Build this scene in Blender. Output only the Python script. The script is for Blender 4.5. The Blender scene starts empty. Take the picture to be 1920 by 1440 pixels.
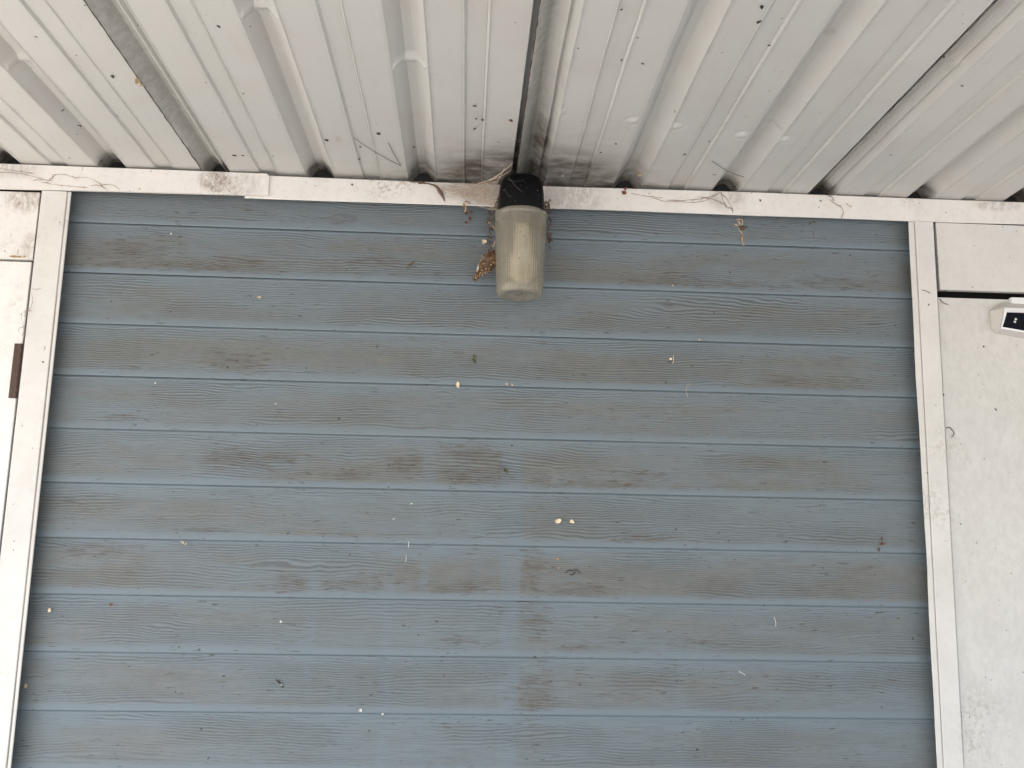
import bpy, bmesh, math, random
import numpy as np
from mathutils import Vector, Matrix

SC = bpy.context.scene
COL = SC.collection
H = 2.12            # height of the measuring level (first visible clapboard butt) above the ground

# ------------------------------------------------------------------ camera
def make_camera():
    yaw, pitch, roll = -0.0471853, 0.1775817, 0.0185422
    cy, sy, cp, sp = math.cos(yaw), math.sin(yaw), math.cos(pitch), math.sin(pitch)
    f = Vector((-sy*cp, cy*cp, sp)); r = Vector((cy, sy, 0)); u = r.cross(f)
    cr, sr = math.cos(roll), math.sin(roll)
    r2 = r*cr + u*sr; u2 = u*cr - r*sr
    cam = bpy.data.cameras.new("camera"); o = bpy.data.objects.new("camera", cam); COL.objects.link(o)
    cam.sensor_width = 36.0; cam.lens = 1729.88/1920*36.0
    cam.clip_start = 0.02; cam.clip_end = 500
    m = Matrix.Identity(4)
    for i in range(3):
        m[i][0] = r2[i]; m[i][1] = u2[i]; m[i][2] = -f[i]
    m[0][3] = 0.7928992; m[1][3] = -1.7659479; m[2][3] = -0.6171404 + H
    o.matrix_world = m
    SC.camera = o
make_camera()

# ------------------------------------------------------------------ world, sun, exposure
SUN_EL, SUN_AZ = math.radians(55), math.radians(234)      # azimuth clockwise from +Y: behind the camera and to the left
w = bpy.data.worlds.new("World"); SC.world = w; w.use_nodes = True
nt = w.node_tree
sky = nt.nodes.new("ShaderNodeTexSky"); sky.sky_type = 'NISHITA'; sky.sun_disc = False
sky.sun_elevation = SUN_EL; sky.sun_rotation = SUN_AZ; sky.air_density = 1.0; sky.dust_density = 2.5
bg = nt.nodes["Background"]; bg.inputs[1].default_value = 0.15
nt.links.new(sky.outputs[0], bg.inputs[0])
sl = bpy.data.lights.new("sun", 'SUN'); sl.energy = 4.0; sl.angle = math.radians(0.5); sl.color = (1.0, 0.95, 0.87)
so = bpy.data.objects.new("sun", sl); COL.objects.link(so)
sd = Vector((math.sin(SUN_AZ)*math.cos(SUN_EL), math.cos(SUN_AZ)*math.cos(SUN_EL), math.sin(SUN_EL)))
so.rotation_euler = (-sd).to_track_quat('-Z', 'Y').to_euler(); so.location = (0, -3, 6)
SC.view_settings.view_transform = 'Standard'; SC.view_settings.look = 'None'
SC.view_settings.exposure = 1.68; SC.view_settings.gamma = 1.0
SC.cycles.max_bounces = 10; SC.cycles.diffuse_bounces = 6

rnd = random.Random(7)

# ------------------------------------------------------------------ object helpers
def tag(o, label=None, cat=None, group=None, kind=None):
    if label: o["label"] = label
    if cat: o["category"] = cat
    if group: o["group"] = group
    if kind: o["kind"] = kind
    return o

def empty(name, loc, label, cat, group=None):
    o = bpy.data.objects.new(name, None); o.empty_display_size = 0.05
    COL.objects.link(o); o.location = (loc[0], loc[1], loc[2]+H)
    return tag(o, label, cat, group)

def link(name, me, mat, parent=None, smooth=False):
    o = bpy.data.objects.new(name, me); COL.objects.link(o)
    if mat: me.materials.append(mat)
    me.polygons.foreach_set("use_smooth", [bool(smooth)]*len(me.polygons))
    # meshes are written in wall coordinates; rebase them at H or at the parent's base
    if parent is None:
        o.location = (0, 0, H)
    else:
        o.parent = parent
        o.location = Vector((0, 0, H)) - parent_world(parent)
    return o

def parent_world(p):
    v = Vector((0, 0, 0))
    while p is not None:
        v += p.location; p = p.parent
    return v

def from_bm(name, bm, mat, parent=None, smooth=False):
    bmesh.ops.recalc_face_normals(bm, faces=bm.faces)
    me = bpy.data.meshes.new(name); bm.to_mesh(me); bm.free()
    return link(name, me, mat, parent, smooth)

def box(bm, x0, x1, y0, y1, z0, z1, bevel=0.0, shear=None):
    vs = []
    for z in (z0, z1):
        for y in (y0, y1):
            for x in (x0, x1):
                xx = x + (shear(z) if shear else 0)
                vs.append(bm.verts.new((xx, y, z)))
    idx = [(0,1,3,2), (4,6,7,5), (0,4,5,1), (2,3,7,6), (0,2,6,4), (1,5,7,3)]
    fs = [bm.faces.new([vs[i] for i in q]) for q in idx]
    if bevel > 0:
        es = list({e for f in fs for e in f.edges})
        bmesh.ops.bevel(bm, geom=es, offset=bevel, segments=2, profile=0.6, affect='EDGES')

def prism(bm, poly, y0, y1, bevel=0.0):
    """poly: list of (x,z) extruded from y0 (front) to y1"""
    a = [bm.verts.new((x, y0, z)) for x, z in poly]; b = [bm.verts.new((x, y1, z)) for x, z in poly]
    n = len(poly); fs = [bm.faces.new(a), bm.faces.new(b[::-1])]
    for i in range(n):
        fs.append(bm.faces.new((a[i], b[i], b[(i+1) % n], a[(i+1) % n])))
    if bevel > 0:
        es = list({e for e in fs[0].edges})
        bmesh.ops.bevel(bm, geom=es, offset=bevel, segments=2, profile=0.6, affect='EDGES')

def tube(bm, pts, radii, seg=6):
    pts = [Vector(p) for p in pts]
    if not hasattr(radii, '__len__'): radii = [radii]*len(pts)
    rings = []
    for i, p in enumerate(pts):
        d = (pts[min(i+1, len(pts)-1)] - pts[max(i-1, 0)]).normalized()
        a = d.cross(Vector((0.3, 1, 0.2))).normalized(); b = d.cross(a)
        rings.append([bm.verts.new(p + (a*math.cos(t*2*math.pi/seg) + b*math.sin(t*2*math.pi/seg))*radii[i]) for t in range(seg)])
    for i in range(len(rings)-1):
        for j in range(seg):
            bm.faces.new((rings[i][j], rings[i][(j+1) % seg], rings[i+1][(j+1) % seg], rings[i+1][j]))
    bm.faces.new(rings[0][::-1]); bm.faces.new(rings[-1])

def lathe(bm, prof, cx, cy, seg=64, rmod=None, closed=False):
    rings = []
    for r, z in prof:
        ring = []
        for t in range(seg):
            a = 2*math.pi*t/seg
            rr = r*(rmod(a, z) if rmod else 1.0)
            ring.append(bm.verts.new((cx + rr*math.cos(a), cy + rr*math.sin(a), z)))
        rings.append(ring)
    n = len(rings)
    for i in range(n if closed else n-1):
        A, B = rings[i], rings[(i+1) % n]
        for j in range(seg):
            bm.faces.new((A[j], A[(j+1) % seg], B[(j+1) % seg], B[j]))
    return rings

# ------------------------------------------------------------------ numpy noise and grids
def vnoise(u, v, seed):
    iu = np.floor(u).astype(np.int64); iv = np.floor(v).astype(np.int64)
    fu = u-iu; fv = v-iv
    fu = fu*fu*fu*(fu*(fu*6-15)+10); fv = fv*fv*fv*(fv*(fv*6-15)+10)
    def h(a, b):
        n = (a*374761393 + b*668265263 + seed*1442695041) & 0xffffffff
        n = ((n ^ (n >> 13))*1274126177) & 0xffffffff
        n = (n ^ (n >> 16)) & 0xffffffff
        n = (n*2246822519) & 0xffffffff
        return ((n ^ (n >> 15)) & 0xffffff)/float(0xffffff)*2-1
    return (h(iu, iv)*(1-fu)+h(iu+1, iv)*fu)*(1-fv) + (h(iu, iv+1)*(1-fu)+h(iu+1, iv+1)*fu)*fv

def fbm(u, v, seed, octv=3):
    s = 0; a = 1.0; t = 0
    for i in range(octv):
        s = s + a*vnoise(u*2**i, v*2**i, seed+i*17); t += a; a *= 0.5
    return s/t

def grid_mesh(name, grids, attrs=()):
    """grids: list of (V[h,w,3], {attr: A[h,w]})"""
    co = []; faces = []; base = 0; at = {a: [] for a in attrs}
    for V, A in grids:
        h, wd = V.shape[:2]
        co.append(V.reshape(-1, 3))
        i = np.arange(h*wd).reshape(h, wd) + base
        faces.append(np.stack([i[:-1, :-1], i[:-1, 1:], i[1:, 1:], i[1:, :-1]], -1).reshape(-1, 4))
        for a in attrs: at[a].append(A[a].reshape(-1) if a in A else np.zeros(h*wd))
        base += h*wd
    co = np.concatenate(co).astype(np.float32); faces = np.concatenate(faces).astype(np.int32)
    me = bpy.data.meshes.new(name)
    me.vertices.add(len(co)); me.vertices.foreach_set("co", co.ravel())
    me.loops.add(faces.size); me.loops.foreach_set("vertex_index", faces.ravel())
    me.polygons.add(len(faces))
    me.polygons.foreach_set("loop_start", np.arange(0, faces.size, 4, dtype=np.int32))
    me.polygons.foreach_set("loop_total", np.full(len(faces), 4, dtype=np.int32))
    me.update(calc_edges=True)
    for a in attrs:
        t = me.attributes.new(a, 'FLOAT', 'POINT'); t.data.foreach_set("value", np.concatenate(at[a]).astype(np.float32))
    return me

# ------------------------------------------------------------------ material helpers
class NT:
    def __init__(s, name):
        s.m = bpy.data.materials.new(name); s.m.use_nodes = True; s.t = s.m.node_tree; s.b = s.t.nodes["Principled BSDF"]
    def n(s, typ, **kw):
        x = s.t.nodes.new(typ)
        for k, v in kw.items(): setattr(x, k, v)
        return x
    def l(s, a, b): s.t.links.new(a, b)
    def coord(s, scale=(1, 1, 1)):
        tc = s.n("ShaderNodeTexCoord"); mp = s.n("ShaderNodeMapping"); mp.inputs[3].default_value = scale
        s.l(tc.outputs["Object"], mp.inputs[0]); return mp.outputs[0]
    def noise(s, scale, detail=3, rough=.55, vec=None, dist=0.0):
        x = s.n("ShaderNodeTexNoise"); x.inputs["Scale"].default_value = scale; x.inputs["Detail"].default_value = detail
        x.inputs["Roughness"].default_value = rough; x.inputs["Distortion"].default_value = dist
        s.l(vec if vec is not None else s.coord(), x.inputs["Vector"]); return x.outputs[0]
    def ramp(s, fac, a, b, va=0.0, vb=1.0):
        x = s.n("ShaderNodeMapRange"); x.inputs[1].default_value = a; x.inputs[2].default_value = b
        x.inputs[3].default_value = va; x.inputs[4].default_value = vb; s.l(fac, x.inputs[0]); return x.outputs[0]
    def math(s, op, a, b=None):
        x = s.n("ShaderNodeMath", operation=op)
        for i, v in enumerate((a, b)):
            if v is None: continue
            if isinstance(v, (int, float)): x.inputs[i].default_value = v
            else: s.l(v, x.inputs[i])
        return x.outputs[0]
    def mix(s, fac, a, b):
        x = s.n("ShaderNodeMix", data_type='RGBA')
        for i, v in ((0, fac), (6, a), (7, b)):
            if isinstance(v, (int, float)): x.inputs[i].default_value = v
            elif isinstance(v, tuple): x.inputs[i].default_value = (*v, 1)
            else: s.l(v, x.inputs[i])
        return x.outputs[2]
    def attr(s, name):
        x = s.n("ShaderNodeAttribute"); x.attribute_name = name; return x.outputs["Fac"]
    def specks(s, scale, size, gate, vec=None):
        """irregular small dots: fac 0..1"""
        v = s.n("ShaderNodeTexVoronoi"); v.inputs["Scale"].default_value = scale
        vec = vec if vec is not None else s.coord()
        jit = s.n("ShaderNodeTexNoise"); jit.inputs["Scale"].default_value = scale*3; s.l(vec, jit.inputs["Vector"])
        add = s.n("ShaderNodeVectorMath", operation='MULTIPLY_ADD')
        s.l(jit.outputs[1], add.inputs[0]); add.inputs[1].default_value = (0.5/scale,)*3; s.l(vec, add.inputs[2])
        s.l(add.outputs[0], v.inputs["Vector"])
        d = s.ramp(v.outputs["Distance"], size, size*0.6)
        sp = s.n("ShaderNodeSeparateColor"); s.l(v.outputs["Color"], sp.inputs[0])
        g = s.math('GREATER_THAN', sp.outputs[0], gate)
        return s.math('MULTIPLY', d, g)
    def done(s, col=None, rough=None, bump=None, bdist=0.001, bstr=1.0):
        if col is not None:
            if isinstance(col, tuple): s.b.inputs["Base Color"].default_value = (*col, 1)
            else: s.l(col, s.b.inputs["Base Color"])
        if rough is not None:
            if isinstance(rough, (int, float)): s.b.inputs["Roughness"].default_value = rough
            else: s.l(rough, s.b.inputs["Roughness"])
        if bump is not None:
            x = s.n("ShaderNodeBump"); x.inputs["Distance"].default_value = bdist; x.inputs["Strength"].default_value = bstr
            s.l(bump, x.inputs["Height"]); s.l(x.outputs[0], s.b.inputs["Normal"])
        return s.m

def mat_plain(name, col, rough=.6, var=.25, scale=120, metallic=0, spec=.5):
    k = NT(name); n = k.noise(scale, 3)
    dark = tuple(c*(1-var) for c in col); lite = tuple(min(1, c*(1+var)) for c in col)
    k.b.inputs["Metallic"].default_value = metallic; k.b.inputs["Specular IOR Level"].default_value = spec
    return k.done(k.mix(n, dark, lite), rough, n, 0.0004, 0.5)

def mat_siding():
    k = NT("blue_vinyl")
    big = k.noise(5, 4)
    blue = k.mix(big, (.150, .192, .222), (.180, .224, .254))
    grey = k.mix(k.noise(40, 3), (.128, .136, .132), (.186, .192, .184))
    dn = k.math('MULTIPLY', k.attr("dirt"), k.ramp(k.noise(28, 5, .65, k.coord((.35, 1, 1.6))), .30, .62, .45, 1.0))
    c = k.mix(dn, blue, grey)
    # dirt caught in the embossed grain
    c = k.mix(k.math('MULTIPLY', k.attr("valley"), .62), c, (.070, .072, .072))
    sn = k.ramp(k.noise(100, 6, .75, k.coord((.18, 1, 2.8))), .44, .57)
    st = k.math('MULTIPLY', k.attr("stain"), k.math('ADD', k.math('MULTIPLY', k.math('MULTIPLY', sn, k.math('ADD', k.math('MULTIPLY', k.attr("valley"), .6), .45)), .80), .05))
    c = k.mix(st, c, (.090, .070, .052))
    fl = k.math('MULTIPLY', k.ramp(k.noise(1.0, 4, .65, k.coord((34, 1, 430))), .55, .60), k.math('MINIMUM', k.math('MULTIPLY', k.attr("stain"), 1.5), 1.0))
    c = k.mix(k.math('MULTIPLY', fl, .70), c, (.070, .052, .038))
    # dashes of dark mildew along the grain and bright paint flecks
    dash = k.math('MULTIPLY', k.ramp(k.noise(1.0, 3, .6, k.coord((24, 1, 330))), .615, .655), k.ramp(k.noise(9, 3), .50, .58))
    c = k.mix(k.math('MULTIPLY', dash, .8), c, (.055, .048, .04))
    dash2 = k.math('MULTIPLY', k.ramp(k.noise(1.0, 2, .6, k.coord((40, 1, 200))), .64, .68), k.ramp(k.noise(8, 4, .65, k.coord((1, 1, 3))), .52, .58))
    c = k.mix(k.math('MULTIPLY', dash2, .8), c, (.05, .042, .035))
    c = k.mix(k.specks(60, .15, .95), c, (.05, .045, .04))
    c = k.mix(k.specks(30, .070, .98), c, (.7, .69, .66))
    fine = k.noise(1.0, 4, .7, k.coord((45, 1, 750)))
    rg = k.ramp(big, .3, .7, .42, .55)
    return k.done(c, rg, fine, 0.0009, 0.9)

def mat_white(name, base=(.76, .735, .70), grime=1.0, mottle=0.0, smears=()):
    k = NT(name)
    n1 = k.noise(14, 5, .65); n2 = k.noise(90, 4, .7)
    c = k.mix(k.ramp(n1, .35, .75), base, tuple(v*.90 for v in base))
    c = k.mix(k.math('MULTIPLY', k.ramp(n2, .50, .85), .35*grime), c, (.42, .36, .29))
    if mottle:
        m = k.ramp(k.noise(55, 6, .75, k.coord((1.6, 1, 1.0))), .44, .60)
        c = k.mix(k.math('MULTIPLY', m, mottle), c, tuple(v*.80 for v in base))
    # rusty brown dirt rubbed on in a few places
    patch = k.math('MULTIPLY', k.ramp(k.noise(5.0, 2), .60, .70), k.ramp(k.noise(120, 5, .8), .48, .60))
    c = k.mix(k.math('MULTIPLY', patch, .55*grime), c, (.24, .17, .11))
    c = k.mix(k.specks(48, .13, .93), c, (.06, .045, .035))
    c = k.mix(k.specks(110, .16, .955), c, (.12, .09, .07))
    for (sx, sz, rx, rz, amt, sc_) in smears:     # rubbed-on brown dirt at known places on the board
        tc = k.n("ShaderNodeTexCoord"); sub = k.n("ShaderNodeVectorMath", operation='SUBTRACT'); sub.inputs[1].default_value = (sx, 0, sz)
        k.l(tc.outputs["Object"], sub.inputs[0])
        ml = k.n("ShaderNodeVectorMath", operation='MULTIPLY'); ml.inputs[1].default_value = (1/rx, 0, 1/rz); k.l(sub.outputs[0], ml.inputs[0])
        ln = k.n("ShaderNodeVectorMath", operation='LENGTH'); k.l(ml.outputs[0], ln.inputs[0])
        m = k.math('MULTIPLY', k.ramp(ln.outputs["Value"], 1.15, .55), k.ramp(k.noise(sc_, 6, .75, k.coord((1.4, 1, .7))), .38, .62))
        c = k.mix(k.math('MULTIPLY', m, amt), c, (.22, .155, .115))
    scr = k.specks(20, .10, .94, k.coord((2.8, 1, .6)))
    c = k.mix(k.math('MULTIPLY', scr, .6), c, (.25, .19, .14))
    return k.done(c, k.ramp(n1, .3, .7, .38, .6), k.noise(30, 4, .6), 0.0006, 0.5)

def mat_roof():
    k = NT("painted_steel_sheet")
    big = k.noise(2.2, 3)
    c = k.mix(k.ramp(big, .35, .65), (.585, .565, .53), (.545, .535, .51))
    c = k.mix(k.math('MULTIPLY', k.ramp(k.noise(9, 4, .6), .45, .75), .40), c, (.54, .475, .44))
    streak = k.noise(10, 5, .7, k.coord((6, .9, 1)))
    c = k.mix(k.math('MULTIPLY', k.ramp(streak, .55, .85), .22), c, (.30, .28, .26))
    sn = k.ramp(k.noise(22, 6, .65, k.coord((.8, 1.6, 1))), .30, .60, .42, 1.0)
    c = k.mix(k.math('MULTIPLY', k.attr("soot_dark"), sn), c, (.066, .051, .038))
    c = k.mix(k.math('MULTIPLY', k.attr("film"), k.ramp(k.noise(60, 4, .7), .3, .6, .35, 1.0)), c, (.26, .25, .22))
    c = k.mix(k.specks(38, .12, .955), c, (.07, .055, .045))
    c = k.mix(k.specks(85, .15, .972), c, (.09, .07, .055))
    c = k.mix(k.math('MULTIPLY', k.specks(16, .16, .95), .35), c, (.35, .31, .27))
    return k.done(c, k.ramp(big, .3, .7, .36, .5), k.noise(8, 3), 0.002, 0.4)

def mat_glass():
    k = NT("ribbed_frosted_glass")
    c = k.mix(k.ramp(k.noise(25, 4), .3, .7), (.72, .665, .52), (.86, .81, .69))
    c = k.mix(k.math('MULTIPLY', k.ramp(k.noise(1, 4, .7, k.coord((330, 330, 14))), .45, .62), .45), c, (.46, .41, .29))
    c = k.mix(k.math('MULTIPLY', k.ramp(k.noise(1, 4, .7, k.coord((260, 260, 9))), .56, .66), .5), c, (.95, .93, .85))
    c = k.mix(k.math('MULTIPLY', k.specks(110, .22, .90), .85), c, (.10, .08, .05))
    k.b.inputs["Transmission Weight"].default_value = .84
    k.b.inputs["Coat Weight"].default_value = .6; k.b.inputs["Coat Roughness"].default_value = .15
    k.b.inputs["IOR"].default_value = 1.42
    return k.done(c, .25)

M = dict(
    siding=mat_siding(), roof=mat_roof(), glass=mat_glass(),
    trim=mat_white("white_fascia_paint", (.78, .75, .71), 1.0, 0, [(1.30,.09,.05,.03,.4,60),(1.86,.092,.05,.012,.7,40),(.80,.085,.10,.03,.35,90),(1.0,.075,.06,.05,.4,120)]),
    trim_left=mat_white("white_fascia_paint_smeared", (.78, .75, .71), 1.0, 0, [(.285,.082,.034,.024,.85,110),(.335,.078,.06,.03,.35,50),(-.10,.09,.06,.02,.4,90)]),
    casing=mat_white("white_casing_paint", (.71, .685, .65), .55),
    casing_r=mat_white("white_casing_paint_cool", (.72, .70, .67), .5),
    panel_l=mat_white("white_panel_grimy", (.78, .755, .71), 1.2, 0, [(-.075,.035,.04,.03,.7,90),(-.055,-.06,.02,.03,.5,90)]),
    door_l=mat_white("white_door_paint", (.80, .775, .745), .8),
    panel_r=mat_white("white_panel_cool", (.70, .68, .645), .6, .15),
    door_r=mat_white("white_door_mottled", (.68, .665, .635), .6, .45),
    black=mat_plain("black_enamel", (.0035, .0035, .005), .38, .4, 60, 0, .16),
    plate=mat_plain("dusty_bronze", (.10, .09, .07), .6, .5, 90),
    void=mat_plain("foam_gap_shade", (.022, .022, .022), .9, .4, 60),  # near black for foam, and for shade in gaps on wall and battens
    brown=mat_plain("rusted_brown_steel", (.085, .050, .036), .75, .5, 150),
    wood=mat_plain("framing_timber", (.10, .085, .07), .8, .3, 30),
    plastic=mat_plain("shaded_white_plastic", (.62, .59, .55), .35, .04, 40),  # housing white darkened in place of shade on its side facet
    bright_plastic=mat_plain("bright_white_plastic", (.86, .86, .86), .3, .02, 40),
    window=mat_plain("dark_window", (.005, .006, .012), .12, .2, 40, 0, .16),
    led=mat_plain("clear_lens", (.75, .75, .72), .2, .1, 90),
    bulb=mat_plain("white_bulb", (.93, .92, .92), .3, .02, 40),
    brass=mat_plain("socket_metal", (.45, .36, .2), .4, .2, 60, .7),
    leaf=mat_plain("dry_leaf", (.42, .27, .13), .75, .5, 220),
    rust_leaf=mat_plain("rust_leaf", (.20, .075, .035), .75, .5, 220),
    brown_leaf=mat_plain("brown_leaf", (.13, .075, .04), .8, .5, 260),
    petal=mat_plain("pale_petal", (.80, .66, .47), .6, .2, 200),
    chalk=mat_plain("white_flake", (.66, .64, .60), .7, .1, 200),
    moss=mat_plain("green_brown_tuft", (.10, .105, .045), .9, .5, 300),
    twig=mat_plain("dark_twig", (.055, .04, .03), .8, .4, 300),
    straw=mat_plain("pale_straw", (.50, .42, .31), .7, .3, 200),
    dust=mat_plain("grey_dust", (.22, .20, .18), .9, .3, 300),
    bug=mat_plain("dark_insect", (.035, .026, .022), .6, .5, 400),
    tan=mat_plain("tan_cocoon", (.55, .42, .27), .8, .3, 300),
    ground=mat_plain("concrete_drive", (.40, .385, .36), .9, .2, 3),
)
def mat_web():
    k = NT("dusty_cobweb")
    n = k.noise(160, 5, .8, k.coord((.5, 1, 1.6)))
    tr = k.n("ShaderNodeBsdfTransparent"); mx = k.n("ShaderNodeMixShader"); out = k.t.nodes["Material Output"]
    k.l(k.math('MULTIPLY', k.ramp(n, .34, .68, .06, .78), k.attr("dense")), mx.inputs[0])
    k.l(tr.outputs[0], mx.inputs[1]); k.l(k.b.outputs[0], mx.inputs[2]); k.l(mx.outputs[0], out.inputs[0])
    return k.done((.36, .28, .22), .9)
M['web'] = mat_web()
M['strand'] = mat_plain("grey_silk_strand", (.34, .27, .215), .8, .4, 300)

# ------------------------------------------------------------------ setting: ground
bm = bmesh.new(); s = 60
bm.faces.new([bm.verts.new(v) for v in ((-s, -s, -H), (s, -s, -H), (s, s, -H), (-s, s, -H))])
tag(from_bm("ground", bm, M['ground']), kind='structure')

# ------------------------------------------------------------------ house wall behind everything
bm = bmesh.new()
box(bm, -2.6, 4.2, .045, .25, -H, .165)  # near-black wall colour stands in for shade seen in the gaps
tag(from_bm("house_wall", bm, M['void']), "house wall behind the siding and doors, coloured near black as the shade in the gaps", "wall")

# ------------------------------------------------------------------ blue siding
E0 = .1016
STAINS = [(0.213,-0.082,0.227,0.013),(0.129,-0.058,0.103,0.024),(0.336,-0.072,0.062,0.015),(1.281,-0.086,0.153,0.011),(1.511,-0.076,0.077,0.016),(0.530,0.023,0.030,0.014),(0.330,-0.267,0.061,0.023),(0.155,-0.290,0.018,0.006),(1.416,-0.276,0.070,0.011),(1.528,-0.229,0.024,0.005),(0.133,-0.384,0.032,0.008),(0.575,-0.482,0.045,0.012),(0.798,-0.480,0.061,0.016),(0.817,-0.436,0.062,0.021),(1.055,-0.490,0.104,0.009),(0.936,-0.490,0.021,0.020),(0.477,-0.690,0.039,0.019),(0.605,-0.682,0.079,0.015),(0.784,-0.691,0.060,0.012),(0.923,-0.646,0.022,0.044),(1.014,-0.691,0.061,0.014),(0.112,-0.631,0.058,0.014),(1.139,-0.590,0.046,0.008),(0.925,-0.743,0.030,0.039),(1.005,-0.795,0.035,0.006),(1.216,-0.783,0.056,0.009),(0.926,-0.877,0.044,0.042),(1.361,-0.841,0.012,0.004),(0.318,-0.591,0.049,0.006),(1.581,-0.639,0.021,0.004),(0.019,-0.090,0.020,0.011),(0.675,-0.460,0.041,0.015),(1.127,-0.470,0.062,0.010),(0.383,-0.456,0.100,0.015),(0.597,-0.060,0.053,0.013),(0.786,-0.784,0.040,0.008)]
CLEAN = [(.500,.528,-.62,-.92,.8),(.638,.670,-.64,-1.2,.8),(.705,.734,-.34,-1.2,.5),(.855,.903,-.34,-1.2,.85),(.80,.86,-.55,-1.2,.35),(.55,.61,-.8,-1.2,.4),(.05,.09,-.7,-1.2,.4),(1.18,1.22,-.75,-1.2,.4)]
COURSE_DIRT = {0:.35, 1:1.0, 2:.45, 3:.85, 4:.5, 5:.95, 6:.6, 7:1.0, 8:.5, 9:.6, 10:.35, 11:.3}

def siding():
    xs = np.linspace(-.008, 1.694, 690)
    grids = []
    for k in range(0, 12):
        nr = 92
        t = np.concatenate([np.linspace(0, .93, 84), np.linspace(.94, 1.0, nr-84)])     # down the face
        v = t*E0
        ztop = -E0*(k-1)
        # shape of the face: cove under the upper butt, long slope outward, rounded nose
        y = .0042 - .0050*t
        y = y + .0006*np.exp(-(v/.0028)**2)
        y = y - .0009*np.exp(-((v-.0030)/.0011)**2)
        nose = np.clip((v-(E0-.0055))/.0055, 0, 1)
        y = y + .0016*(1-np.sqrt(np.clip(1-nose**2, 0, 1)))
        X, V = np.meshgrid(xs, v); Y = np.repeat(y[:, None], len(xs), 1); Z = ztop - V
        off = 3.17*(k//2) + .9*(k % 2) + 11*(k % 3); u = X + off; vv = V + (k % 2)*E0
        warp = .0100*vnoise(u/.30, vv/.060, 3) + .0032*vnoise(u/.085, vv/.022, 5) + .0011*vnoise(u/.022, vv/.010, 9)
        ph = (vv + warp)/.0048
        g = np.sin(2*np.pi*ph); g = np.sign(g)*np.abs(g)**.8
        ph2 = (vv + .7*warp + .0022*vnoise(u/.04, vv/.01, 29))/.0036
        g2 = np.sin(2*np.pi*ph2)
        amp = np.clip(.5 + 1.1*vnoise(u/.16, vv/.035, 21), .05, 1.0)
        brk = np.clip(.65 + .7*vnoise(u/.035, vv/.004, 23), 0, 1)
        edge = np.clip((V-.002)/.006, 0, 1)*np.clip(((E0-.010)-V)/.006, 0, 1)
        hgt = (g*amp*.00050 + g2*(1.05-amp)*brk*.00036)*edge
        # slow unevenness of thin vinyl
        hgt = hgt + .0009*vnoise(X/.35+k*7.3, V/.2, 77) + .0004*vnoise(X/.09+k, V/.08, 78)
        Y = Y - hgt
        valley = np.clip(-(g*amp + g2*(1.05-amp)*brk*.7), 0, 1)*edge
        # dirt film
        d = fbm(X/.22 + k*3.1, V/.06 + k*5.7, 41, 3)*.80 + .72
        prof = np.clip((V-.004)/.03, .15, 1)*np.clip(((E0-.007)-V)/.008, 0, 1)
        D = np.clip(d, 0, 1.2)*(.50+.70*COURSE_DIRT[k])*prof
        C = np.zeros_like(X)
        for (a, b, z1, z2, s_) in CLEAN:
            wob = .003*vnoise(Z/.03, X*0+a*50, 61)
            m = np.clip((X-a+wob)/.010, 0, 1)*np.clip((b-X+wob)/.010, 0, 1)*(.80+.20*vnoise(X/.006, Z/.02, 63))*np.clip((z1-Z)/.05, 0, 1)*np.clip((Z-z2)/.05, 0, 1)
            C = np.maximum(C, m*s_)
        # grey film thinner towards the lower courses, dirt right of the washed strip
        D *= np.clip(1.0 + .10*(Z+.5), .75, 1.1)
        D += .22*(.4+.6*valley)*np.exp(-((X-.925)/.040)**2)*np.clip((X-.895)/.012, 0, 1)*np.clip((-.38-Z)/.1, 0, 1)*prof
        S = np.zeros_like(X)
        for (sx, sz, rx, rz) in STAINS:
            if abs(sz-(ztop-E0/2)) > E0: continue
            q = ((X-sx)/rx)**2 + ((Z-sz)/rz)**2
            q = q*(1 + .8*vnoise(X/.025, Z/.004, 91)) + .35*vnoise(X/.008, Z/.002, 92)
            S = np.maximum(S, np.clip(1.25-q, 0, 1))
        S *= np.clip(((E0-.004)-V)/.004, 0, 1)
        # thin general stain in the lower third of the dirty courses
        S = np.maximum(S, .38*np.clip((t[:, None]-.55)/.3, 0, 1)*np.clip(fbm(X/.12+k*2.2, V/.03, 51, 3)*1.6-.1, 0, 1)*COURSE_DIRT[k]*np.clip(((E0-.006)-V)/.004, 0, 1))
        # smudges round the light fitting and in the corners
        S = np.maximum(S, .55*np.exp(-((X-.885)/.10)**2-((Z-.03)/.05)**2)*np.clip(.5+fbm(X/.02, Z/.008, 88, 2), 0, 1))
        D = D*(1-C); S = S*(1-.75*C)
        V3 = np.stack([X, Y, Z], -1)
        grids.append((V3, {'dirt': D, 'stain': S, 'valley': valley}))
        # underside of the butt
        ys = np.array([y[-1], y[-1]+.0015, .0042+.0006]); 
        XU = np.repeat(xs[None, ::6], 3, 0); YU = np.repeat(ys[:, None], XU.shape[1], 1)
        ZU = np.full_like(XU, -E0*k) + np.array([0, .0006, .0006])[:, None]
        grids.append((np.stack([XU, YU, ZU], -1), {'dirt': np.full(XU.shape, .35)}))
    for k in range(12, 22):    # out of frame, plain courses down to the ground
        xs2 = np.linspace(-.008, 1.694, 12); zz = np.array([-E0*(k-1), -E0*k+.004, -E0*k, -E0*k]); yy = np.array([.0105, -.001, .002, .0125])
        zz = np.maximum(zz, -H)
        X, Z = np.meshgrid(xs2, zz); Y = np.repeat(yy[:, None], 12, 1)
        grids.append((np.stack([X, Y, Z], -1), {'dirt': np.full(X.shape, .4)}))
    me = grid_mesh("siding", grids, ('dirt', 'stain', 'valley'))
    return tag(link("siding_wall", me, M['siding'], None, True),
               "blue grey wood-grain clapboard siding, dirty, between the two white door casings", "siding")
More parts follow.
